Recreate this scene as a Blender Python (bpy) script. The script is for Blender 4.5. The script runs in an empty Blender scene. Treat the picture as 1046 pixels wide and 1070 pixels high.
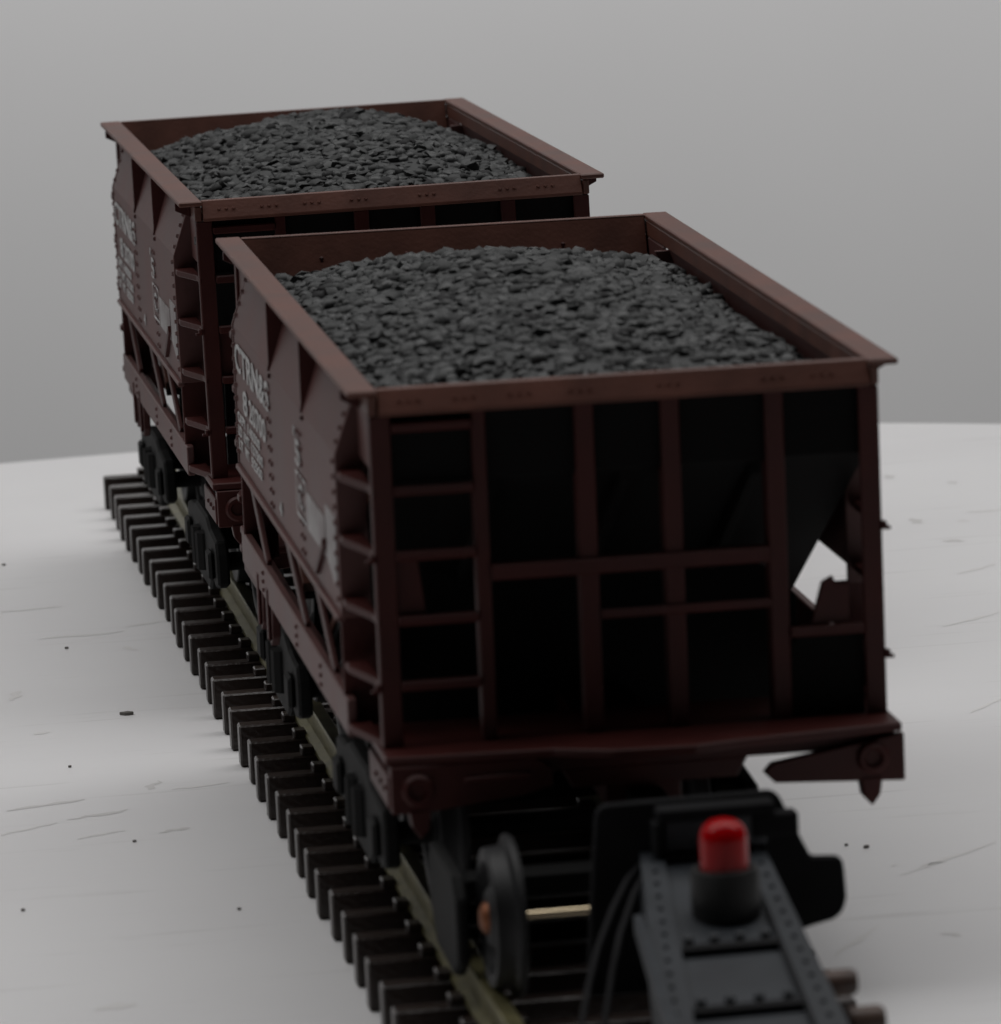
import bpy, bmesh, math, random
from mathutils import Vector, Matrix

# One unit = 1 cm.  Shapes are written in multiples of the car width (3.6 cm), z = 0 at the rim of the near car.
S = 3.6
ZR = 4.192            # height of the rim above the table, cm
sc = bpy.context.scene
col = sc.collection
sc.unit_settings.system = 'METRIC'
sc.unit_settings.scale_length = 0.01
rnd = random.Random(7)

# ------------------------------------------------------------------ materials
def mat(name, base, rough=.5, metal=0., noise=0., nscale=3., bump=0., bscale=40., spec=.5, rvar=0., base2=None, coat=0.):
    m = bpy.data.materials.new(name); m.use_nodes = True
    nt = m.node_tree; N = nt.nodes; L = nt.links
    p = N['Principled BSDF']
    p.inputs['Base Color'].default_value = (*base, 1)
    p.inputs['Roughness'].default_value = rough
    p.inputs['Metallic'].default_value = metal
    p.inputs['Specular IOR Level'].default_value = spec
    tc = N.new('ShaderNodeTexCoord')
    if noise > 0 or base2:
        n = N.new('ShaderNodeTexNoise'); n.inputs['Scale'].default_value = nscale; n.inputs['Detail'].default_value = 6
        L.new(tc.outputs['Object'], n.inputs['Vector'])
        r = N.new('ShaderNodeValToRGB')
        r.color_ramp.elements[0].position = .32; r.color_ramp.elements[1].position = .68
        b2 = base2 or tuple(c*(1+noise) for c in base)
        b1 = base if base2 else tuple(c*(1-noise) for c in base)
        r.color_ramp.elements[0].color = (*b1, 1); r.color_ramp.elements[1].color = (*b2, 1)
        L.new(n.outputs['Fac'], r.inputs['Fac']); L.new(r.outputs['Color'], p.inputs['Base Color'])
        if rvar:
            mr = N.new('ShaderNodeMapRange'); mr.inputs['To Min'].default_value = rough-rvar; mr.inputs['To Max'].default_value = rough+rvar
            L.new(n.outputs['Fac'], mr.inputs['Value']); L.new(mr.outputs['Result'], p.inputs['Roughness'])
    if bump > 0:
        n2 = N.new('ShaderNodeTexNoise'); n2.inputs['Scale'].default_value = bscale; n2.inputs['Detail'].default_value = 4
        L.new(tc.outputs['Object'], n2.inputs['Vector'])
        b = N.new('ShaderNodeBump'); b.inputs['Strength'].default_value = bump; b.inputs['Distance'].default_value = .02
        L.new(n2.outputs['Fac'], b.inputs['Height']); L.new(b.outputs['Normal'], p.inputs['Normal'])
    return m

M = {}
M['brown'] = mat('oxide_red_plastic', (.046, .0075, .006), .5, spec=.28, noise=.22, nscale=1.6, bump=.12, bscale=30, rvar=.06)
M['rim'] = mat('pale_oxide_red_rim', (.110, .038, .025), .5, noise=.25, nscale=2.0, bump=.12, bscale=30, rvar=.06)  # lighter oxide red for top rails, end rails and slope sheets
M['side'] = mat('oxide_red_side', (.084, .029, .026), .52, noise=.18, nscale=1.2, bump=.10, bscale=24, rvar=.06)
def coal_mat():
    m = mat('coal', (.036, .039, .040), .6, bump=.35, bscale=12, spec=.45)
    nt = m.node_tree; N = nt.nodes; Lk = nt.links; p = N['Principled BSDF']
    g = N.new('ShaderNodeNewGeometry'); r = N.new('ShaderNodeValToRGB')
    e = r.color_ramp.elements
    e[0].position = .06; e[0].color = (.005, .005, .006, 1); e[1].position = 1; e[1].color = (.058, .060, .061, 1)
    k = r.color_ramp.elements.new(.16); k.color = (.034, .0355, .036, 1)
    Lk.new(g.outputs['Random Per Island'], r.inputs['Fac']); Lk.new(r.outputs['Color'], p.inputs['Base Color'])
    r2 = N.new('ShaderNodeMapRange'); r2.inputs['To Min'].default_value = .75; r2.inputs['To Max'].default_value = .42
    Lk.new(g.outputs['Random Per Island'], r2.inputs['Value']); Lk.new(r2.outputs['Result'], p.inputs['Roughness'])
    return m
M['coal'] = coal_mat()
M['coal_bed'] = mat('coal_bed', (.012, .013, .013), .8, bump=.6, bscale=18)
M['under'] = mat('recess_shade_black', (.005, .0045, .0045), .7, bump=.1, spec=.1)  # near-black: shade of the end recess and underside put into the colour
M['letter'] = mat('white_lettering', (.44, .44, .44), .55, noise=.3, nscale=9)
M['tie'] = mat('dark_sleeper_plastic', (.020, .011, .008), .34, noise=.4, nscale=1.0, bump=.3, bscale=26, rvar=.08)
M['rail'] = mat('brass_rail', (.16, .145, .07), .42, metal=.75, noise=.25, nscale=5, bump=.1, bscale=30)
M['wheel'] = mat('blackened_wheel', (.011, .011, .012), .5, spec=.3, noise=.25, nscale=4, bump=.1)
M['hub'] = mat('copper_hub', (.17, .06, .025), .5, metal=.6, noise=.4, nscale=5)
M['axle'] = mat('bright_brass_axle', (.80, .66, .45), .2, metal=1.)
M['truck'] = mat('black_truck_plastic', (.008, .008, .008), .7, bump=.2, bscale=25, spec=.14)
M['grey'] = mat('dark_grey_paint', (.021, .025, .031), .5, noise=.2, nscale=2.2, bump=.15, bscale=26, rvar=.08)
M['darkgrey'] = mat('black_grey_paint', (.007, .007, .008), .75, noise=.2, nscale=3, bump=.15, spec=.15)
M['rustcap'] = mat('rusty_brown_paint', (.060, .032, .022), .5, noise=.4, nscale=6)
M['black'] = mat('black_rubber', (.007, .007, .007), .55)
M['speck'] = mat('dark_speck', (.14, .13, .12), .8)
M['scratch'] = mat('grey_scratch', (.70, .69, .685), .7)
M['scratchdark'] = mat('dark_scratch', (.60, .59, .585), .7)

def red_lens():
    m = bpy.data.materials.new('red_lens'); m.use_nodes = True
    p = m.node_tree.nodes['Principled BSDF']
    p.inputs['Base Color'].default_value = (.33, .001, .003, 1); p.inputs['Roughness'].default_value = .18
    p.inputs['Subsurface Weight'].default_value = .5; p.inputs['Subsurface Radius'].default_value = (1., .03, .03)
    p.inputs['Subsurface Scale'].default_value = .16; p.inputs['Specular IOR Level'].default_value = .18
    return m
M['red'] = red_lens()

def table_mat():
    m = mat('white_table_paint', (.76, .755, .76), .5, spec=.35)
    nt = m.node_tree; N = nt.nodes; L = nt.links; p = N['Principled BSDF']
    tc = N.new('ShaderNodeTexCoord')
    # broad smudges
    n = N.new('ShaderNodeTexNoise'); n.inputs['Scale'].default_value = .22; n.inputs['Detail'].default_value = 5
    L.new(tc.outputs['Object'], n.inputs['Vector'])
    # long fine scuffs, stretched along one direction
    mp = N.new('ShaderNodeMapping'); mp.inputs['Rotation'].default_value = (0, 0, .12); mp.inputs['Scale'].default_value = (.35, 5., 1.)
    L.new(tc.outputs['Object'], mp.inputs['Vector'])
    n2 = N.new('ShaderNodeTexNoise'); n2.inputs['Scale'].default_value = 1.; n2.inputs['Detail'].default_value = 8; n2.inputs['Roughness'].default_value = .65
    L.new(mp.outputs['Vector'], n2.inputs['Vector'])
    r = N.new('ShaderNodeValToRGB'); r.color_ramp.elements[0].position = .27; r.color_ramp.elements[1].position = .40
    r.color_ramp.elements[0].color = (.60, .59, .585, 1); r.color_ramp.elements[1].color = (.76, .755, .76, 1)
    L.new(n2.outputs['Fac'], r.inputs['Fac'])
    r1 = N.new('ShaderNodeValToRGB'); r1.color_ramp.elements[0].position = .3; r1.color_ramp.elements[1].position = .7
    r1.color_ramp.elements[0].color = (.93, .925, .93, 1); r1.color_ramp.elements[1].color = (1, 1, 1, 1)
    L.new(n.outputs['Fac'], r1.inputs['Fac'])
    mx = N.new('ShaderNodeMix'); mx.data_type = 'RGBA'; mx.blend_type = 'MULTIPLY'; mx.inputs['Factor'].default_value = 1
    L.new(r.outputs['Color'], mx.inputs[6]); L.new(r1.outputs['Color'], mx.inputs[7])
    L.new(mx.outputs[2], p.inputs['Base Color'])
    b = N.new('ShaderNodeBump'); b.inputs['Strength'].default_value = .15; b.inputs['Distance'].default_value = .02
    L.new(n2.outputs['Fac'], b.inputs['Height']); L.new(b.outputs['Normal'], p.inputs['Normal'])
    return m
M['table'] = table_mat()
M['wall'] = mat('grey_wall', (.78, .78, .785), .9, noise=.02, nscale=.05)

def panel_mat():
    m = mat('worn_white_panel', (.13, .10, .10), .5, base2=(.36, .35, .35), nscale=2.4)
    return m
M['panel'] = panel_mat()

# ------------------------------------------------------------------ mesh builder
class MB:
    def __init__(s): s.bm = bmesh.new()
    def add(s, vs, fs):
        v = [s.bm.verts.new(Vector(p)) for p in vs]
        for f in fs:
            try: s.bm.faces.new([v[i] for i in f])
            except ValueError: pass
        return v
    def box(s, x0, x1, y0, y1, z0, z1, b=.0025, rot=None):
        t = bmesh.new(); bmesh.ops.create_cube(t, size=1)
        for v in t.verts:
            v.co = Vector((x0+(v.co.x+.5)*(x1-x0), y0+(v.co.y+.5)*(y1-y0), z0+(v.co.z+.5)*(z1-z0)))
        s._merge(t, b, rot); return s
    def prism(s, poly, axis, a0, a1, b=.002, rot=None):
        """poly: 2-D outline in the two other axes (in x,y,z order), extruded along axis"""
        t = bmesh.new()
        def P(u, w, a): return {0: (a, u, w), 1: (u, a, w), 2: (u, w, a)}[axis]
        A = [t.verts.new(P(u, w, a0)) for u, w in poly]; B = [t.verts.new(P(u, w, a1)) for u, w in poly]
        n = len(poly); t.faces.new(A); t.faces.new(B[::-1])
        for i in range(n): t.faces.new([A[i], B[i], B[(i+1) % n], A[(i+1) % n]])
        bmesh.ops.recalc_face_normals(t, faces=t.faces)
        s._merge(t, b, rot); return s
    def _merge(s, t, b=0, rot=None):
        if b > 0: bmesh.ops.bevel(t, geom=t.edges[:], offset=b, segments=1, affect='EDGES', clamp_overlap=True)
        if rot is not None: t.transform(rot)
        bmesh.ops.recalc_face_normals(t, faces=t.faces)
        mp = {}
        for v in t.verts: mp[v] = s.bm.verts.new(v.co)
        for f in t.faces:
            try: s.bm.faces.new([mp[v] for v in f.verts])
            except ValueError: pass
        t.free()
    def bar(s, p, q, w, h, b=.002):
        """rectangular bar from p to q, w across, h the other way"""
        p, q = Vector(p), Vector(q); d = q-p; ln = d.length
        quat = d.to_track_quat('Y', 'Z')
        t = bmesh.new(); bmesh.ops.create_cube(t, size=1)
        for v in t.verts: v.co = Vector((v.co.x*w, (v.co.y+.5)*ln, v.co.z*h))
        s._merge(t, b, Matrix.Translation(p) @ quat.to_matrix().to_4x4()); return s
    def lathe(s, prof, c, axis='X', n=32):
        """prof: (r, a) pairs round an axis through c"""
        rings = []
        for r, a in prof:
            ring = []
            for i in range(n):
                t = 2*math.pi*i/n
                u, w = r*math.cos(t), r*math.sin(t)
                o = {'X': (a, u, w), 'Y': (w, a, u), 'Z': (u, w, a)}[axis]
                ring.append(s.bm.verts.new(Vector(c)+Vector(o)))
            rings.append(ring)
        for k in range(len(rings)-1):
            for i in range(n):
                s.bm.faces.new([rings[k][i], rings[k][(i+1) % n], rings[k+1][(i+1) % n], rings[k+1][i]])
        s.bm.faces.new(rings[0][::-1]); s.bm.faces.new(rings[-1]); return s
    def rivet(s, c, nrm, r=.0065, h=.005):
        c = Vector(c); nrm = Vector(nrm).normalized()
        q = nrm.to_track_quat('Z', 'Y').to_matrix()
        ring = [s.bm.verts.new(c+q@Vector((r*math.cos(t), r*math.sin(t), -.001))) for t in [i*math.pi/3 for i in range(6)]]
        r2 = [s.bm.verts.new(c+q@Vector((r*.62*math.cos(t), r*.62*math.sin(t), h))) for t in [i*math.pi/3 for i in range(6)]]
        for i in range(6): s.bm.faces.new([ring[i], ring[(i+1) % 6], r2[(i+1) % 6], r2[i]])
        s.bm.faces.new(r2); return s
    def tube(s, pts, r, n=10):
        pts = [Vector(p) for p in pts]; rings = []
        for i, p in enumerate(pts):
            d = (pts[min(i+1, len(pts)-1)]-pts[max(i-1, 0)]).normalized()
            q = d.to_track_quat('Z', 'Y').to_matrix()
            rings.append([s.bm.verts.new(p+q@Vector((r*math.cos(2*math.pi*k/n), r*math.sin(2*math.pi*k/n), 0))) for k in range(n)])
        for a, b in zip(rings, rings[1:]):
            for i in range(n): s.bm.faces.new([a[i], a[(i+1) % n], b[(i+1) % n], b[i]])
        s.bm.faces.new(rings[0][::-1]); s.bm.faces.new(rings[-1]); return s
    def build(s, name, m, parent=None, O=(0, 0, 0), smooth=False, flipfix=True):
        if flipfix: bmesh.ops.recalc_face_normals(s.bm, faces=s.bm.faces)
        O = Vector(O)
        for v in s.bm.verts: v.co = (v.co-O)*S
        me = bpy.data.meshes.new(name); s.bm.to_mesh(me); s.bm.free()
        me.materials.append(m)
        if smooth:
            me.shade_smooth(); 
            try: me.set_sharp_from_angle(angle=math.radians(38))
            except Exception: pass
        o = bpy.data.objects.new(name, me); col.objects.link(o)
        if parent: o.parent = parent
        return o

def tag(o, label=None, cat=None, group=None, kind=None):
    if label: o['label'] = label
    if cat: o['category'] = cat
    if group: o['group'] = group
    if kind: o['kind'] = kind
    return o
def W(p): return Vector((p[0]*S, p[1]*S, p[2]*S+ZR))
def empty(name, at, rot=None):
    o = bpy.data.objects.new(name, None); col.objects.link(o); o.empty_display_size = .3
    o.matrix_world = Matrix.Translation(W(at)) @ (rot.to_4x4() if rot else Matrix())
    return o
def copy_tree(o, parent=None):
    c = o.copy(); col.objects.link(c)
    if parent: c.parent = parent
    for ch in list(o.children): copy_tree(ch, c)
    return c

# ------------------------------------------------------------------ ore car
L = 2.31
OC = Vector((0, L/2, -1.0))          # origin of a car: centre of its base on the rail tops
XT = -.105                            # centre line of the track
GROUP_CARS = 'loaded brown ore cars coupled in a row on the track'

def text_mesh(body, h, width, bold=.0):
    cu = bpy.data.curves.new('t', 'FONT'); cu.body = body; cu.size = 1; cu.align_x = 'LEFT'; cu.offset = bold
    cu.extrude = .02; cu.resolution_u = 3
    to = bpy.data.objects.new('t', cu); col.objects.link(to)
    bpy.context.view_layer.update()
    me = bpy.data.meshes.new_from_object(to.evaluated_get(bpy.context.evaluated_depsgraph_get()))
    bpy.data.objects.remove(to); bpy.data.curves.remove(cu)
    xs = [v.co.x for v in me.vertices]; ys = [v.co.y for v in me.vertices]
    x0, x1, y0, y1 = min(xs), max(xs), min(ys), max(ys)
    for v in me.vertices:
        v.co = Vector(((v.co.x-x0)/(x1-x0)*width, (v.co.y-y0)/(y1-y0)*h, v.co.z))
    return me
def side_text(body, y_start, z_base, h, width, parent):
    """lettering on the left side sheet, read from outside: runs from far (+y) to near (-y)"""
    at = 0
    for word in body.split(' '):
        w = width*len(word)/len(body)
        me = text_mesh(word, h, w*(.96 if word != body else 1), .012)
        for v in me.vertices:
            a, b, c = v.co
            v.co = (Vector((-.5015-c*.03, y_start-width*at/len(body)-a, z_base+b))-OC)*S
        me.materials.clear(); me.materials.append(M['letter'])
        o = bpy.data.objects.new('lettering', me); col.objects.link(o); o.parent = parent
        at += len(word)+1
def side(root, sx):
    """one long side; sx = -1 left, +1 right"""
    X = lambda v: v*sx
    def bx(mb, xa, xb, *r, **k):
        a, b = sorted((xa*sx, xb*sx)); mb.box(a, b, *r, **k)
    # top rail: flange plus chord
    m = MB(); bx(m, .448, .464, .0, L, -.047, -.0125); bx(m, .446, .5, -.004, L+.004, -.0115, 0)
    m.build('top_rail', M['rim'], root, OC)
    # side sheet: slanted upper band, vertical below, riveted
    ya, yb = .245, 2.02
    prof = [(.462, -.040), (.4985, -.150), (.4985, -.45), (.486, -.45), (.486, -.155), (.450, -.046)]
    m = MB(); m.prism([(X(a), z) for a, z in prof], 1, ya, yb, b=.0015)
    # end flanges turned inwards
    for y0 in (ya-.014, yb+.002):
        fl = [(.464, -.048), (.501, -.150), (.501, -.452), (.445, -.452), (.445, -.15), (.42, -.048)]
        m.prism([(X(a), z) for a, z in fl], 1, y0, y0+.012, b=.0015)
    bx(m, .492, .508, ya, yb, -.462, -.4505)                       # bottom lip
    # rivets
    for yc in (.80, .84, 1.345, 1.385):
        z = -.20
        while z > -.44:
            m.rivet((X(.4985), yc, z), (sx, 0, 0)); z -= .029
    for yc in (ya+.014, yb-.014):
        z = -.165
        while z > -.45:
            m.rivet((X(.4985), yc, z), (sx, 0, 0), .0075, .007); z -= .0285
        for k in range(4):
            t = (k+.6)/4.4
            m.rivet((X(.462+.0365*t), yc, -.040-.11*t), (sx, 0, .33), .0065, .006)
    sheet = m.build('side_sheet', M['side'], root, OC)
    # gussets under the flange
    for y in (.115, .765, 1.33, 2.16):
        g = MB(); zb = -.145 if .2 < y < 2.1 else -.047
        if zb < -.1: pl = [(.4645, -.0125), (.4995, -.0125), (.4995, -.135), (.5025, -.152), (.496, -.152), (.458, -.049), (.4645, -.049)]
        else: pl = [(.4645, -.0125), (.4995, -.0125), (.4995, -.030), (.4645, -.047)]
        g.prism([(X(a), z) for a, z in pl], 1, y-.006, y+.006, b=.001)
        if zb < -.1:
            for k in range(3): g.rivet((X(.4985), y-.016, -.16-.0*k), (sx, 0, 0))
        g.build('gusset', M['brown'], sheet, OC)
    # sloping bulkheads that close the side below the sheet at both ends
    for y in (.262, 2.0):
        m = MB(); bx(m, .425, .499, y, y+.012, -.66, -.4535)
        m.build('bulkhead', M['brown'], root, OC)
    # side sill with groups of rivets
    m = MB(); bx(m, .482, .5, .215, 2.05, -.672, -.602); bx(m, .44, .481, .215, 2.05, -.672, -.66)
    for yc in (.62, 1.02, 1.62):
        for k in range(3): m.rivet((X(.5), yc, -.618-.018*k), (sx, 0, 0), .006)
    sill = m.build('side_sill', M['side'], root, OC)
    # diagonal braces between sheet and sill
    for (y0, y1) in ((1.27, .93), (.77, .47), (1.92, 1.62)) if sx < 0 else ((1.38, 1.04), (1.84, 1.54)):
        m = MB(); m.bar((X(.487), y0, -.458), (X(.487), y1, -.605), .010, .030)
        m.build('diagonal_brace', M['brown'], root, OC)
    # brackets hanging from the sill at the far end
    for y in (1.52, 1.70):
        m = MB(); m.prism([(y, -.675), (y+.10, -.675), (y+.085, -.74), (y+.055, -.765), (y+.02, -.74)], 0, *sorted((X(.478), X(.496))))
        bx(m, .4965, .503, y+.03, y+.055, -.75, -.64)
        m.build('hanging_bracket', M['brown'], root, OC)
    # small web in the upper corner of each end, and ladder plates between corner post and sheet
    for e in (0, 1):
        F = lambda y: y if e == 0 else L-y
        m = MB(); bx(m, .448, .456, *sorted((F(.032), F(.228))), -.155, -.048)
        m.build('corner_web', M['side'], root, OC)
        for k, z in enumerate((-.185, -.303, -.421, -.540, -.652)):
            m = MB()
            pl = [(.455, F(.0)), (.4625, F(.0)), (.465, F(.06)), (.4985, F(.19)), (.4985, F(.228)), (.455, F(.228))]
            m.prism([(X(a), y) for a, y in pl], 2, z-.007, z+.007, b=.002)
            if e == 0 and k in (1, 3):      # bolt heads that stick out of the corner post
                bx(m, .463, .472, -.002, .016, z-.008, z+.006); bx(m, .463, .479, .0, .012, z-.010, z-.004, b=.001)
            m.build('ladder_step', M['brown'], root, OC)
    # lettering on the near side
    if sx < 0:
        side_text('CTRN&S', 1.985, -.241, .061, .645, sheet)
        side_text('8', 1.86, -.318, .052, .085, sheet)
        side_text('20700', 1.74, -.318, .048, .31, sheet)
        side_text('CAPY 140000', 1.985, -.352, .022, .44, sheet)
        side_text('LD LMT 137500', 1.985, -.382, .022, .48, sheet)
        side_text('LT WT 52500', 1.985, -.412, .022, .46, sheet)
        side_text('5', .885, -.268, .05, .075, sheet)
        side_text('K', .905, -.215, .018, .03, sheet)
        # outlined box with a character in it
        m = MB(); ou = [(.90, -.282), (.74, -.282), (.74, -.370), (.90, -.370)]; inn = [(.893, -.288), (.747, -.288), (.747, -.364), (.893, -.364)]
        m.add([(-.5012, y, z) for y, z in ou+inn], [(k, (k+1) % 4, 4+(k+1) % 4, 4+k) for k in range(4)])
        m.build('lettering', M['letter'], sheet, OC)
        side_text('C', .855, -.35, .05, .07, sheet)
        side_text('4', 1.22, -.425, .028, .04, sheet)
        m = MB(); m.prism([(.725, -.30), (.44, -.30), (.44, -.375), (.725, -.372)], 0, -.5010, -.4987, b=0)
        m.prism([(.425, -.272), (.275, -.272), (.275, -.405), (.33, -.40), (.425, -.37)], 0, -.5010, -.4987, b=0)
        m.build('worn_white_panel', M['panel'], sheet, OC)
        m = MB(); m.bar((-.503, .43, -.345), (-.503, .58, -.425), .010, .016, b=.001)
        m.build('grab_iron', M['brown'], sheet, OC)

def end(root, e):
    """one end; e = 0 near, 1 far (mirrored)"""
    def F(y): return y if e == 0 else L-y
    def bx(mb, x0, x1, ya, yb, z0, z1, **k):
        a, b = sorted((F(ya), F(yb))); mb.box(x0, x1, a, b, z0, z1, **k)
    def pr(mb, poly, ya, yb, **k):
        a, b = sorted((F(ya), F(yb))); mb.prism(poly, 1, a, b, **k)
    # end rail
    m = MB(); m.prism([(F(.010), 0), (F(.0285), 0), (F(.0285), -.047), (F(-.011), -.047), (F(-.011), -.041)], 0, -.4455, .4455, b=.0015)
    for xc in (-.39, -.29, -.19, -.08, .08, .27, .36):
        for k in (-1, 0, 1): m.rivet((xc+k*.017, F(.0005), -.0205), (0, -1 if e == 0 else 1, .54), .005, .004)
    m.build('end_rail', M['rim'], root, OC)
    # corner posts (angle section)
    for sx in (-1, 1):
        m = MB(); a = sorted((sx*.425, sx*.4625))
        bx(m, a[0], a[1], .0, .010, -.665, -.0478); b = sorted((sx*.4525, sx*.4625)); bx(m, b[0], b[1], .0105, .036, -.665, -.0478)
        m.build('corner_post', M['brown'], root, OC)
    # intermediate posts: angle irons
    for xa, xb in ((-.279, -.254), (-.092, -.058), (.064, .098), (.254, .288)):
        m = MB(); bx(m, xa, xb, .004, .013, -.65, -.0478); bx(m, xa, xa+.009, .0135, .05, -.65, -.0478)
        m.build('end_post', M['brown'], root, OC)
    # ladder rungs between left corner post and first post
    for z in (-.070, -.185, -.303, -.421, -.540):
        m = MB(); bx(m, -.4245, -.2795, -.004, .016, z-.009, z+.009, b=.003)
        m.build('ladder_rung', M['brown'], root, OC)
    # triangular gusset plates behind the left posts
    m = MB(); pr(m, [(-.4245, -.31), (-.385, -.31), (-.372, -.415), (-.4245, -.415)], .017, .026, b=.001)
    m.build('corner_gusset', M['brown'], root, OC)
    # cross bars
    m = MB(); bx(m, -.2535, .254, -.006, .003, -.357, -.329, b=.002); bx(m, -.2535, .254, .014, .03, -.334, -.329, b=.001)
    m.build('cross_bar', M['brown'], root, OC)
    m = MB(); bx(m, -.0575, .254, -.003, .0035, -.441, -.424, b=.002)
    m.build('cross_bar', M['brown'], root, OC)
    m = MB(); bx(m, .2885, .4245, -.003, .014, -.500, -.482, b=.002)
    m.build('cross_bar', M['brown'], root, OC)
    m = MB(); pr(m, [(.33, -.481), (.352, -.405), (.372, -.395), (.376, -.41), (.40, -.41), (.40, -.481)], .014, .03, b=.001)
    m.build('brake_bracket', M['brown'], root, OC)
    # sloping end sheet of the hopper
    m = MB()
    pl = [(F(.0295), -.003), (F(.078), -.140), (F(.93), -.60), (F(.92), -.62), (F(.0295), -.132)]
    m.prism(pl, 0, -.444, .444, b=.001)
    m.build('slope_sheet', M['rim'], root, OC)
    m = MB(); m.prism([(F(.0175), -.049), (F(.0285), -.049), (F(.0285), -.134), (F(.055), -.150), (F(.915), -.625), (F(.90), -.640), (F(.0175), -.17)], 0, -.442, .442, b=.001)  # added black plate, stands in for the shade behind the end posts
    for xc in (-.24, .0, .24):      # ribs under the added plate, part of it
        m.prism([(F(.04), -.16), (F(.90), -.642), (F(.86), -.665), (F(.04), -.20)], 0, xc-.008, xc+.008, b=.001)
    m.build('recess_shade_plate', M['under'], root, OC)
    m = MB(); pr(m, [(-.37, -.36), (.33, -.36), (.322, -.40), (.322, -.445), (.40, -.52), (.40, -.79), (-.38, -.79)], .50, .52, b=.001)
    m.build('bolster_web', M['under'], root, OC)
    m = MB(); pr(m, [(.305, -.5005), (.4245, -.5005), (.4245, -.6505), (.289, -.6505), (.289, -.52)], .015, .026, b=.001)
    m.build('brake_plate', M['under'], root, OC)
    # platform and end sill, bowed outwards in the middle
    m = MB()
    pl = [(-.47, F(.215)), (-.47, F(-.075)), (-.17, F(-.095)), (-.07, F(-.14)), (.08, F(-.15)), (.16, F(-.13)), (.47, F(-.085)), (.47, F(.215))]
    if e == 1: pl = pl[::-1]
    m.prism(pl, 2, -.668, -.651, b=.003)
    m.build('end_platform', M['brown'], root, OC)
    m = MB(); sg = -1 if e == 0 else 1
    pr(m, [(-.462, -.669), (.462, -.669), (.462, -.70), (-.462, -.70)], -.060, -.045)
    pr(m, [(-.462, -.669), (-.20, -.669), (-.17, -.69), (-.17, -.722), (-.22, -.735), (-.40, -.755), (-.462, -.755)], -.082, -.0605)
    pr(m, [(.474, -.672), (.45, -.676), (.23, -.712), (.215, -.728), (.235, -.748), (.474, -.760)], -.082, -.0605)
    pr(m, [(-.33, -.695), (-.21, -.692), (-.21, -.702), (-.33, -.705)], -.090, -.0825, b=.002)
    pr(m, [(-.15, -.70), (.19, -.70), (.17, -.735), (-.13, -.735)], -.058, -.040)
    for sx in (-1, 1):
        a = sorted((sx*.455, sx*.466)); bx(m, a[0], a[1], -.060, .2, -.750, -.69)
        for k in range(3): m.rivet((sx*.466, F(-.03+.06*k), -.715), (sx, 0, 0))
    m.build('end_sill', M['brown'], root, OC)
    for sx in (-1, 1):
        m = MB(); prof = [(.030, -.004), (.030, .004), (.025, .010), (.018, .010), (.014, .002)]
        m.lathe([(r, a*sg) for r, a in prof], (sx*.415, F(-.082), -.713), 'Y', 20)
        m.build('poling_pocket', M['brown'], root, OC, smooth=True)
        m = MB(); pr(m, [(sx*.392, -.750), (sx*.432, -.750), (sx*.427, -.782), (sx*.412, -.802), (sx*.397, -.786)], -.085, -.045)
        m.build('sill_step', M['brown'], root, OC)
    # centre sill and coupler
    m = MB(); bx(m, -.07, .07, -.04, 1.0, -.775, -.672)
    m.build('centre_sill', M['brown'], root, OC)
    m = MB(); bx(m, -.032, .032, -.20, -.045, -.80, -.745)
    pl = [(-.055, F(-.20)), (.05, F(-.20)), (.06, F(-.24)), (.035, F(-.30)), (.0, F(-.275)), (.008, F(-.245)), (-.02, F(-.24)), (-.035, F(-.305)), (-.06, F(-.30))]
    m.prism(pl, 2, -.815, -.735, b=.004)
    m.build('coupler', M['truck'], root, OC)

def wheel_mb(x, y, sx, r=.143):
    """wheel whose outer face looks along sx"""
    m = MB()
    prof = [(.02, .002), (.045, .0), (.06, .014), (r*.7, .014), (r*.8, .002), (r*.96, .0), (r*.985, .003), (r+.001, .030), (r+.004, .034), (r+.018, .038), (r+.020, .044), (r+.015, .052), (r*.8, .052), (.05, .045), (.02, .05)]
    m.lathe([(rr, -a*sx) for rr, a in prof], (x, y, -1.0+r), 'X', 44)
    return m

def truck(root, yc):
    m = MB(); m.box(XT-.30, XT+.30, yc-.07, yc+.07, -.86, -.80); m.lathe([(.09, 0), (.09, .03)], (XT, yc, -.80), 'Z', 20)
    t = m.build('truck', M['truck'], root, OC)
    for sx in (-1, 1):
        m = MB(); x0 = XT+sx*.320
        prof = [(-.36, -.83), (-.34, -.795), (-.20, -.785), (-.13, -.765), (.13, -.765), (.20, -.785), (.34, -.795), (.36, -.83),
                (.36, -.90), (.30, -.915), (.20, -.90), (.13, -.945), (-.13, -.945), (-.20, -.90), (-.30, -.915), (-.36, -.90)]
        a = sorted((x0, x0+sx*.03))
        m.prism([(yc+u, w) for u, w in prof], 0, a[0], a[1], b=.006)
        for dy in (-.265, .265):
            b = sorted((x0+sx*.03, x0+sx*.045)); m.box(b[0], b[1], yc+dy-.04, yc+dy+.04, -.895, -.825, b=.01)
        for dy in (-.05, .05):
            m.lathe([(.032, 0), (.032, .09)], (x0+sx*.02, yc+dy, -.905), 'Z', 12)
        m.build('side_frame', M['truck'], t, OC)
    for dy in (-.265, .265):
        for sx in (-1, 1):
            wheel_mb(XT+sx*.252, yc+dy, sx).build('wheel', M['wheel'], t, OC, smooth=True)
        m = MB(); m.tube([(XT-.315, yc+dy, -.857), (XT+.315, yc+dy, -.857)], .022, 14)
        m.build('axle', M['truck'], t, OC, smooth=True)

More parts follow.
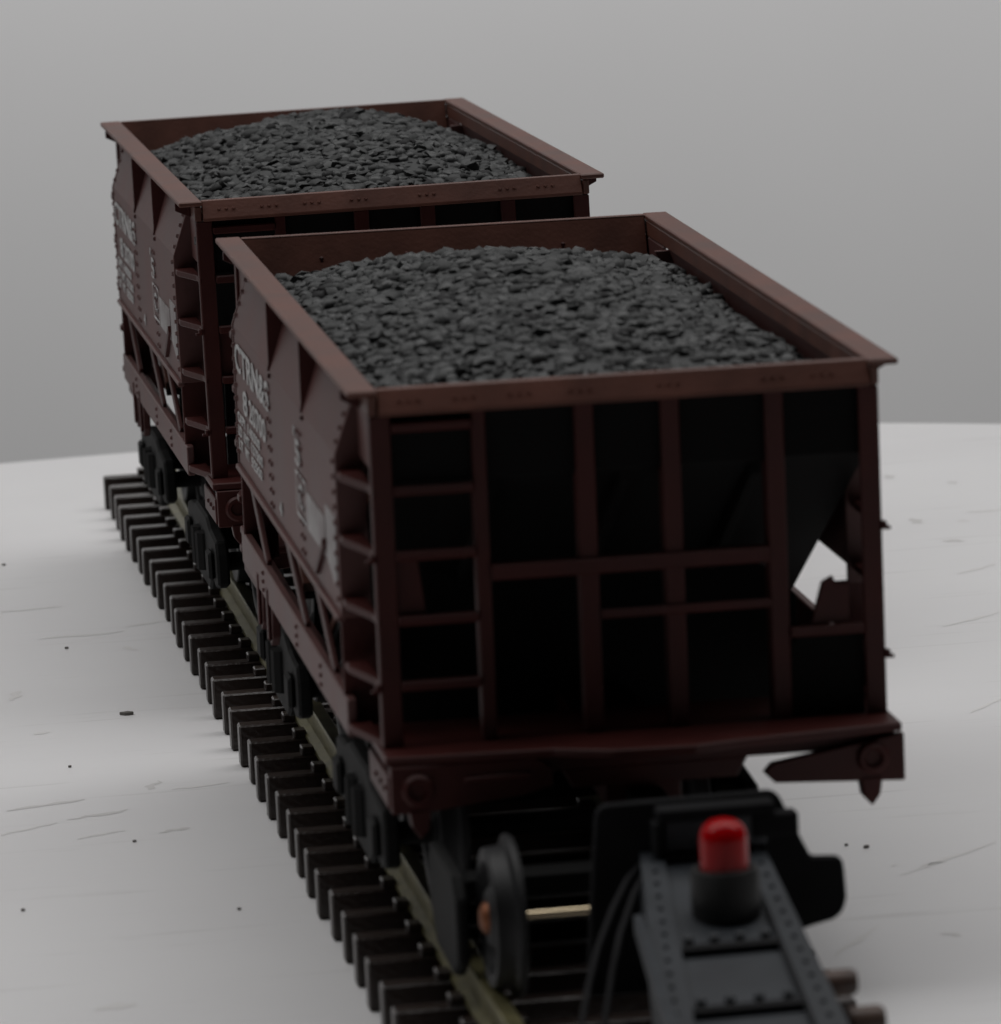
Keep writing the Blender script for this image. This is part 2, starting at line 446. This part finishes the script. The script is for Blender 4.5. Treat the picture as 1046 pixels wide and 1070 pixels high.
def make_car():
    root = empty('ore_car', (0, 0, 0))
    for sx in (-1, 1): side(root, sx)
    for e in (0, 1): end(root, e)
    # hopper below the slope sheets
    m = MB()
    zt, zb = -.452, -.80
    T = [(-.47, .72, zt), (.47, .72, zt), (.47, L-.72, zt), (-.47, L-.72, zt)]
    Bm = [(-.17, 1.0, zb), (.17, 1.0, zb), (.17, L-1.0, zb), (-.17, L-1.0, zb)]
    m.add(T+Bm, [(0, 1, 5, 4), (1, 2, 6, 5), (2, 3, 7, 6), (3, 0, 4, 7), (4, 5, 6, 7)])
    m.box(-.19, .19, .98, L-.98, -.83, -.79)
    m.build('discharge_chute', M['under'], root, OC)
    for yc in (.475, L-.475): truck(root, yc)
    return root

def pose(c):
    """roll, yaw, pitch and offset of car 1 and car 2 as they sit on the track"""
    r, y, p, off = ((.0063, .0016, .015, (0, 0, 0)), (-.0063, .0003, -.0025, (.0018, 3.0717, .0268)))[c]
    R = Matrix.Rotation(y, 3, 'Z') @ Matrix.Rotation(p, 3, 'X') @ Matrix.Rotation(r, 3, 'Y')
    cc = Vector((0, .9, -1.0))
    at = R @ (OC-cc) + cc + Vector(off)
    return Matrix.Translation(W(at)) @ R.to_4x4()

car1 = make_car()
tag(car1, 'brown riveted ore car in front, its open end with ladder and posts facing the camera', 'ore car', GROUP_CARS)
car2 = copy_tree(car1)
tag(car2, 'brown riveted ore car farther back, its end half hidden behind the other car', 'ore car', GROUP_CARS)
for ch in car2.children:
    if ch.name.startswith('truck'): ch.location.z -= .0268*S      # its trucks still stand on the rails
car1.matrix_world = pose(0); car2.matrix_world = pose(1)

# ------------------------------------------------------------------ coal loads
def coal(car, c, seed, peak, label):
    R = random.Random(seed)
    ph = [(R.uniform(0, 6.3), R.uniform(2, 9), R.uniform(2, 9)) for _ in range(5)]
    def hz(x, y):
        u = min(1, abs(x)/.447); v = min(1, abs(y-L/2)/(L/2-.03))
        h = -.075 - .025*v**4 + (peak+.075)*(1-u**2.2)*(1-v**3.2)
        return h + .006*sum(math.sin(a+x*fx*2+y*fy) for a, fx, fy in ph)/2
    m = MB(); nx, ny = 26, 60
    V = []
    for j in range(ny+1):
        for i in range(nx+1):
            x = -.446+.892*i/nx; y = .066+(L-.132)*j/ny
            V.append((x, y, hz(x, y)-.005+R.uniform(-.004, .004)))
    F = [(j*(nx+1)+i, j*(nx+1)+i+1, (j+1)*(nx+1)+i+1, (j+1)*(nx+1)+i) for j in range(ny) for i in range(nx)]
    m.add(V, F)
    # skirt that gives the load a body
    ico = bmesh.new(); bmesh.ops.create_icosphere(ico, subdivisions=1, radius=1)
    iv = [v.co.copy() for v in ico.verts]; fi = [[v.index for v in f.verts] for f in ico.faces]; ico.free()
    step = .018
    y = .072
    while y < L-.072:
        x = -.435
        while x < .436:
            px = x+R.uniform(-.011, .011); py = y+R.uniform(-.011, .011)
            if abs(px) < .44 and R.random() < .93:
                s = R.choice((.007, .009, .010, .012, .013, .015, .018))*R.uniform(.85, 1.15)
                sx, sy, sz = s*R.uniform(.95, 1.5), s*R.uniform(.95, 1.5), s*R.uniform(.65, 1.0)
                rot = Matrix.Rotation(R.uniform(0, 6.3), 3, 'Z') @ Matrix.Rotation(R.uniform(-.5, .5), 3, 'X')
                cz = hz(px, py)+R.uniform(-.015, -.001)
                pts = []
                for v in iv:
                    k = R.uniform(.75, 1.2)
                    pts.append(Vector((px, py, cz))+rot@Vector((v.x*sx*k, v.y*sy*k, v.z*sz*k)))
                m.add(pts, fi)
            x += step
        y += step
    o = m.build('coal_load', M['coal'], None, OC, flipfix=False)
    o.data.shade_smooth(); o.data.set_sharp_from_angle(angle=math.radians(60))
    o.matrix_world = pose(c)
    tag(o, label, 'coal', kind='stuff')
coal(car1, 0, 3, .020, 'heaped dark grey coal lumps filling the front ore car')
coal(car2, 1, 11, .045, 'heaped dark grey coal lumps filling the ore car farther back')

# ------------------------------------------------------------------ track
tr = empty('track', (XT, 2, -1.164))
tag(tr, 'straight model railway track with dark sleepers and brass rails under the cars', 'track')
OT = Vector((XT, 2, -1.164))
def tie_mesh(seed):
    R = random.Random(seed); m = MB()
    m.box(-.396, .396, -.024, .024, -1.164, -1.070, b=.004)
    for sx in (-1, 1):      # moulded chairs on both sides of the rail
        for d in (-1, 1): m.box(sx*.24+d*.043-.014, sx*.24+d*.043+.014, -.02, .02, -1.0705, -1.052, b=.003)
    o = m.build('sleeper', M['tie'], None, (0, 0, -1.164))
    return o
tie0 = tie_mesh(1)
n_t = 47
for i in range(n_t):
    t = tie0 if i == 0 else tie0.copy()
    if i: col.objects.link(t)
    t.parent = tr
    t.location = ((rnd.uniform(-.004, .004))*S, (6.123-.1891*i-2+.024)*S, 0)
    t.rotation_euler = (0, 0, rnd.uniform(-.008, .008))
y_near, y_far = 6.123-.1891*(n_t-1)-.05, 6.30
for sx in (-1, 1):
    xc = XT+sx*.242
    pf = [(-.027, -1.0695), (.027, -1.0695), (.027, -1.062), (.009, -1.054), (.008, -1.022), (.016, -1.016), (.016, -1.002), (.013, -1.0), (-.013, -1.0), (-.016, -1.002), (-.016, -1.016), (-.008, -1.022), (-.009, -1.054), (-.027, -1.062)]
    m = MB(); m.prism([(xc+a, z) for a, z in pf], 1, y_near, y_far, b=0)
    rl = m.build('rail', M['rail'], tr, OT)
    m = MB()
    for d in (-1, 1): m.box(xc+d*.030-.010, xc+d*.030+.010, 5.86, 6.12, -1.062, -1.025, b=.003)
    m.build('rail_joiner', M['rail'], tr, OT)
    m = MB(); m.box(xc-.03, xc+.03, y_near+.02, 6.10, -1.150, -1.085, b=0)
    m.build('sleeper_web', M['tie'], tr, OT)

# ------------------------------------------------------------------ dark grey rail vehicle in front
OV = Vector((-.08, -1.2, -1.0))
ve = empty('rail_vehicle', OV)
tag(ve, 'dark grey riveted rail vehicle with red lamp, in front of the ore cars', 'rail vehicle')
# top slopes down toward the camera; frame given by far and near edge centres
far_c = Vector((-.0205, -.737, -.72)); near_c = Vector((-.1125, -1.841, -.896))
def top(u, v, h=0.):
    """u across (-1..1), v along (0 far .. 1 near)"""
    c = far_c.lerp(near_c, v); hw = .1035+.064*v
    ax = Vector((math.cos(.05), math.sin(.05)*-1, 0)); ax = Vector((1, .02, 0)).normalized()
    d = (near_c-far_c).normalized(); n = ax.cross(d); n = n if n.z > 0 else -n
    return c+ax*hw*u+n*h
def slab(mb, u0, u1, v0, v1, h0, h1):
    P = [top(u, v, h) for h in (h0, h1) for (u, v) in ((u0, v0), (u1, v0), (u1, v1), (u0, v1))]
    mb.add(P, [(0, 1, 2, 3), (4, 5, 6, 7), (0, 1, 5, 4), (1, 2, 6, 5), (2, 3, 7, 6), (3, 0, 4, 7)])
m = MB(); slab(m, -1, 1, 0, 1, -.10, -.003)
body = m.build('body', M['grey'], ve, OV)
m = MB()
slab(m, -1.0, -.62, .0, 1, -.002, .006); slab(m, .62, 1.0, .0, 1, -.002, .006)
for k in range(20):
    v = .05+.048*k
    for u in (-.80, .84):
        p = top(u, v, .006); m.rivet(p, (0, -.12, 1), .0055, .005)
m.build('edge_strip', M['grey'], ve, OV)
for v, u0, u1 in ((.045, -.60, .62), (.400, -.60, .64), (.622, -.60, .66)):
    m = MB(); slab(m, u0, u1, v-.010, v+.010, -.0015, .010)
    m.build('cross_strip', M['darkgrey'], ve, OV)
    for k in range(4):
        m = MB(); p = top(-.5+.33*k, v-.028, .0); m.lathe([(.0085, 0), (.0085, .013), (.005, .016)], p, 'Z', 8)
        m.build('bolt', M['grey'], ve, OV)
m = MB(); slab(m, .628, .665, .03, 1, .0062, .0085); m.build('groove_strip', M['darkgrey'], ve, OV)
m = MB()
P_ = [(-.190, -1.05, -.752), (-.175, -1.05, -.752), (-.262, -1.9, -.83), (-.235, -1.9, -.83)]
m.add([Vector(p)+Vector((0, 0, d)) for d in (0, -.03) for p in P_], [(0, 1, 3, 2), (4, 5, 7, 6), (0, 2, 6, 4), (1, 3, 7, 5), (0, 1, 5, 4), (2, 3, 7, 6)])
m.build('side_ledge', M['grey'], ve, OV)
m = MB(); slab(m, -.90, .90, .02, 1, -.24, -.101)
m.build('underframe', M['darkgrey'], ve, OV)
# end plate behind the lamp, stepped on the right with a rounded ear
m = MB()
pl = [(-.222, -.96), (-.222, -.90), (-.206, -.72), (-.198, -.648), (-.192, -.636), (-.180, -.631), (.100, -.629), (.114, -.637), (.132, -.675), (.155, -.726), (.166, -.748),
      (.210, -.751), (.219, -.757), (.222, -.775), (.224, -.825), (.217, -.846), (.203, -.859), (.161, -.868), (.086, -.888), (.08, -.96)]
m.prism(pl, 1, -.755, -.738, b=.004)
m.build('end_plate', M['darkgrey'], ve, OV)
m = MB(); m.box(-.10, .10, -.80, -.7555, -.660, -.638, b=.004); m.box(-.108, -.092, -.80, -.7555, -.715, -.6605, b=.003); m.box(.06, .14, -.79, -.7555, -.70, -.6605, b=.004)
m.build('end_shelf', M['darkgrey'], ve, OV)
m = MB(); m.box(-.088, .085, -.786, -.7565, -.713, -.661, b=.003)
for k in range(5): m.rivet((-.07+.035*k, -.786, -.70), (0, -1, .2), .005, .004)
m.build('back_panel', M['grey'], ve, OV)
# curved rods on the left
for pts in ([(-.118, -.757, -.729), (-.161, -.82, -.748), (-.2, -.9, -.775), (-.243, -1., -.813), (-.277, -1.1, -.85), (-.306, -1.2, -.886), (-.325, -1.3, -.93), (-.33, -1.36, -.97)],
            [(-.114, -.79, -.729), (-.164, -.9, -.754), (-.205, -1., -.792), (-.237, -1.1, -.83), (-.269, -1.2, -.889), (-.285, -1.3, -.94), (-.288, -1.34, -.97)]):
    m = MB(); m.tube(pts, .0055, 8)
    m.build('handrail', M['darkgrey'], ve, OV, smooth=True)
# caps at the right edge near the camera
for p, r in (((.098, -1.28, -.834), .022), ((.112, -1.42, -.862), .024)):
    m = MB(); m.lathe([(r*.8, -.03), (r, -.025), (r, .02), (r*.8, .028)], p, 'X', 16)
    m.build('side_boss', M['rustcap'], ve, OV, smooth=True)
# lamp
lc = top(.10, .262, .006)
m = MB(); m.lathe([(.056, -.012), (.057, .0), (.057, .062), (.053, .070), (.044, .071), (.042, .05)], lc, 'Z', 40)
col_o = m.build('lamp_socket', M['black'], ve, OV, smooth=True)
m = MB(); pr_ = [(.0395, .045), (.0395, .118)]
for k in range(1, 9):
    a = k/8*math.pi/2*.98; pr_.append((.0395*math.cos(a)**.8,   .118+.034*math.sin(a)))
m.lathe(pr_, lc, 'Z', 40)
m.build('red_lens', M['red'], ve, OV, smooth=True)
# low side frame outside the rail, behind the wheel
m = MB(); m.prism([(-.40, -.86), (-.36, -.82), (-.10, -.815), (-.05, -.85), (-.05, -.93), (-.12, -1.0), (-.33, -1.01), (-.40, -.97)], 0, -.395, -.372, b=.006)
m.box(-.372, .16, -.24, -.16, -.90, -.86)
m.build('side_frame', M['truck'], ve, OV)
# wheelset under it
for sx in (-1, 1):
    wm = wheel_mb(XT+sx*.246, -.47, sx, .124)
    wo = wm.build('wheel', M['wheel'], ve, OV, smooth=True)
    m = MB(); m.lathe([(.030, -.004), (.028, .004), (.026, .008), (.016, .014)] if sx > 0 else [(.030, .004), (.028, -.004), (.026, -.008), (.016, -.014)], (XT+sx*.2445, -.47, -.876), 'X', 24)
    m.build('hub', M['hub'], wo, OV, smooth=True)
m = MB(); m.tube([(XT-.24, -.47, -.876), (XT+.24, -.47, -.876)], .0065, 14)
m.build('axle', M['axle'], ve, OV, smooth=True)

# ------------------------------------------------------------------ table top and wall
ZT = -1.1645
pts = []
cx, cy, rad = -.11, 2.81, 4.44
for k in range(65):
    a = math.pi*k/64
    pts.append((cx+rad*math.cos(a), cy+rad*math.sin(a)))
pts += [(cx-rad, -6.5), (cx+rad, -6.5)]
m = MB(); m.prism(pts, 2, ZT-.45, ZT, b=.02)
tb = m.build('table', M['table'], None, (0, 0, ZT)); tb.location = W((0, 0, ZT))
tag(tb, 'white scuffed table top with a rounded back edge', 'table', kind='structure')
R = random.Random(5)
def streak(x, y, ln, w, ang, mt, nm='scratch'):
    m = MB(); n = 6; Vv = []; ca, sa = math.cos(ang), math.sin(ang)
    for k in range(n+1):
        t = k/n; ww = w*math.sin(math.pi*(.08+.84*t))*R.uniform(.5, 1.2); a = (t-.5)*ln; off = R.uniform(-.3, .3)*w
        for s in (-1, 1): Vv.append((x+a*ca-(off+s*ww/2)*sa, y+a*sa+(off+s*ww/2)*ca, ZT+.0006))
    m.add(Vv, [(2*k, 2*k+1, 2*k+3, 2*k+2) for k in range(n)])
    o = m.build(nm, mt, tb, (0, 0, ZT)); return o
MARKS = [(-0.952, 2.109, 0.183, 0.0239, 0.37, 1), (-0.849, 1.968, 0.149, 0.0234, 0.389, 1), (-0.86, 1.765, 0.115, 0.0188, 0.421, 0), (-0.706, 1.754, 0.073, 0.03, 0.311, 1), (-0.707, 2.231, 0.088, 0.0245, 1.119, 1), (-0.822, 4.567, 0.164, 0.0229, 0.102, 0), (-0.723, 4.136, 0.22, 0.027, 0.077, 0), (-0.551, 4.231, 0.119, 0.022, 0.308, 0), (-1.004, 1.879, 0.15, 0.0192, 0.553, 0), (-0.937, 3.395, 0.117, 0.0293, 1.35, 0), (-0.907, 2.908, 0.043, 0.027, 0.454, 0), (-0.624, 3.9, 0.068, 0.0314, -1.223, 0), (-0.947, 0.271, 0.085, 0.0401, 0.275, 0), (-0.607, 2.181, 0.131, 0.0162, 0.175, 0), (0.45, 0.298, 0.244, 0.0185, 1.02, 0), (0.735, 0.878, 0.067, 0.0132, 0.317, 0), (0.636, 0.288, 0.045, 0.0147, -0.874, 1), (0.657, 0.89, 0.011, 0.0132, 1.905, 0), (0.773, 0.91, 0.332, 0.0142, 0.73, 0), (1.421, 3.434, 0.22, 0.0203, 0.629, 0), (1.64, 4.572, 0.06, 0.0352, -0.434, 1), (1.594, 4.12, 0.158, 0.0222, 0.66, 0), (1.615, 4.926, 0.091, 0.037, -1.444, 1), (1.858, 5.521, 0.029, 0.0399, 0.155, 1), (1.735, 4.869, 0.032, 0.0305, 0.054, 0), (1.717, 5.702, 0.065, 0.0408, -1.354, 1), (1.827, 5.006, 0.095, 0.0249, -0.107, 0), (1.204, 2.381, 0.168, 0.0173, 0.924, 0)]
for (x, y, ln, w, ang, d) in MARKS:
    streak(x, y, ln, w, ang, M['scratchdark'] if d else M['scratch'])
SPECKS = [(-0.697, 3.052, 0.0141, 'long dark flake on the white table left of the track, largest crumb'), (-0.772, 3.964, 0.0045, 'tiny dark speck on the table above the large flake, left edge'), (-0.872, 2.494, 0.004, 'tiny dark speck on the table below the large flake'), (-1.066, 1.116, 0.0048, 'dark speck on the table at the lower left, near the photo edge'), (-0.796, 1.668, 0.0038, 'small dark speck on the table below the scratches'), (-0.648, 0.971, 0.0047, 'dark crumb on the table nearest the sleepers at lower left'), (0.604, 1.096, 0.0035, 'small crumb on the table right of the grey vehicle, left of its neighbour'), (0.639, 1.064, 0.007, 'larger crumb on the table right of the grey vehicle'), (-0.848, 5.291, 0.005, 'dark speck at the left photo edge halfway up the table')]
for i, (x, y, r, lab) in enumerate(SPECKS):
    m = MB(); R2 = random.Random(i+40); n = 9
    ring = [(x+r*1.2*math.cos(2*math.pi*k/n)*R2.uniform(.6, 1.2), y+r*.8*math.sin(2*math.pi*k/n)*R2.uniform(.6, 1.2)) for k in range(n)]
    m.prism(ring, 2, ZT+.0003, ZT+.004+r*.25, b=.001)
    o = m.build('crumb', M['speck'], None, (x, y, ZT)); o.location = W((x, y, ZT))
    tag(o, lab, 'crumb', 'dark crumbs lying on the white table')

m = MB(); m.box(-60, 80, 45, 45.4, -50, 60, b=0)
wl = m.build('wall', M['wall'], None, (0, 45, 0)); wl.location = W((0, 45, 0))
tag(wl, 'plain pale grey wall far behind the table', 'wall', kind='structure')

# ------------------------------------------------------------------ light
def area(name, at, target, size, power, color=(1, 1, 1)):
    li = bpy.data.lights.new(name, 'AREA'); li.shape = 'RECTANGLE'; li.size, li.size_y = size; li.energy = power; li.color = color
    o = bpy.data.objects.new(name, li); col.objects.link(o)
    o.location = at; o.rotation_euler = (Vector(target)-Vector(at)).to_track_quat('-Z', 'Y').to_euler()
    return o
area('overhead_lamp', (-6, 36, 140), (-6, 35, 0), (360, 112), 272000, (1, .99, .98))
area('added_wall_light', (48, 138, 32), (50, 162, -6), (200, 6), 30000, (1, .99, .985))  # added unseen light, only to brighten the wall and fade it downwards
wd = bpy.data.worlds.new('World'); sc.world = wd; wd.use_nodes = True
bg = wd.node_tree.nodes['Background']; bg.inputs['Color'].default_value = (1, .98, .97, 1); bg.inputs['Strength'].default_value = .008

# ------------------------------------------------------------------ camera
f, yaw, pitch, roll = 5810.4, .1413, .1611, -.0498
fw = Vector((math.sin(yaw)*math.cos(pitch), math.cos(yaw)*math.cos(pitch), -math.sin(pitch)))
rt = Vector((math.cos(yaw), -math.sin(yaw), 0)); up = rt.cross(fw)
r2 = math.cos(roll)*rt+math.sin(roll)*up; u2 = -math.sin(roll)*rt+math.cos(roll)*up
cd = bpy.data.cameras.new('camera'); cam = bpy.data.objects.new('camera', cd); col.objects.link(cam)
pos = W((-1.6091, -9.7284, 1.3491))
mw = Matrix((r2, u2, -fw)).transposed().to_4x4(); mw.translation = pos
cam.matrix_world = mw
cd.sensor_fit = 'VERTICAL'; cd.sensor_height = 24; cd.lens = 24*f/1070
cd.clip_start = 1; cd.clip_end = 1000
cd.dof.use_dof = True; cd.dof.focus_distance = 46; cd.dof.aperture_fstop = .8
sc.camera = cam

vs = sc.view_settings; vs.view_transform = 'Standard'; vs.look = 'None'; vs.gamma = 1; vs.exposure = 0; vs.use_curve_mapping = False
sc.cycles.max_bounces = 8
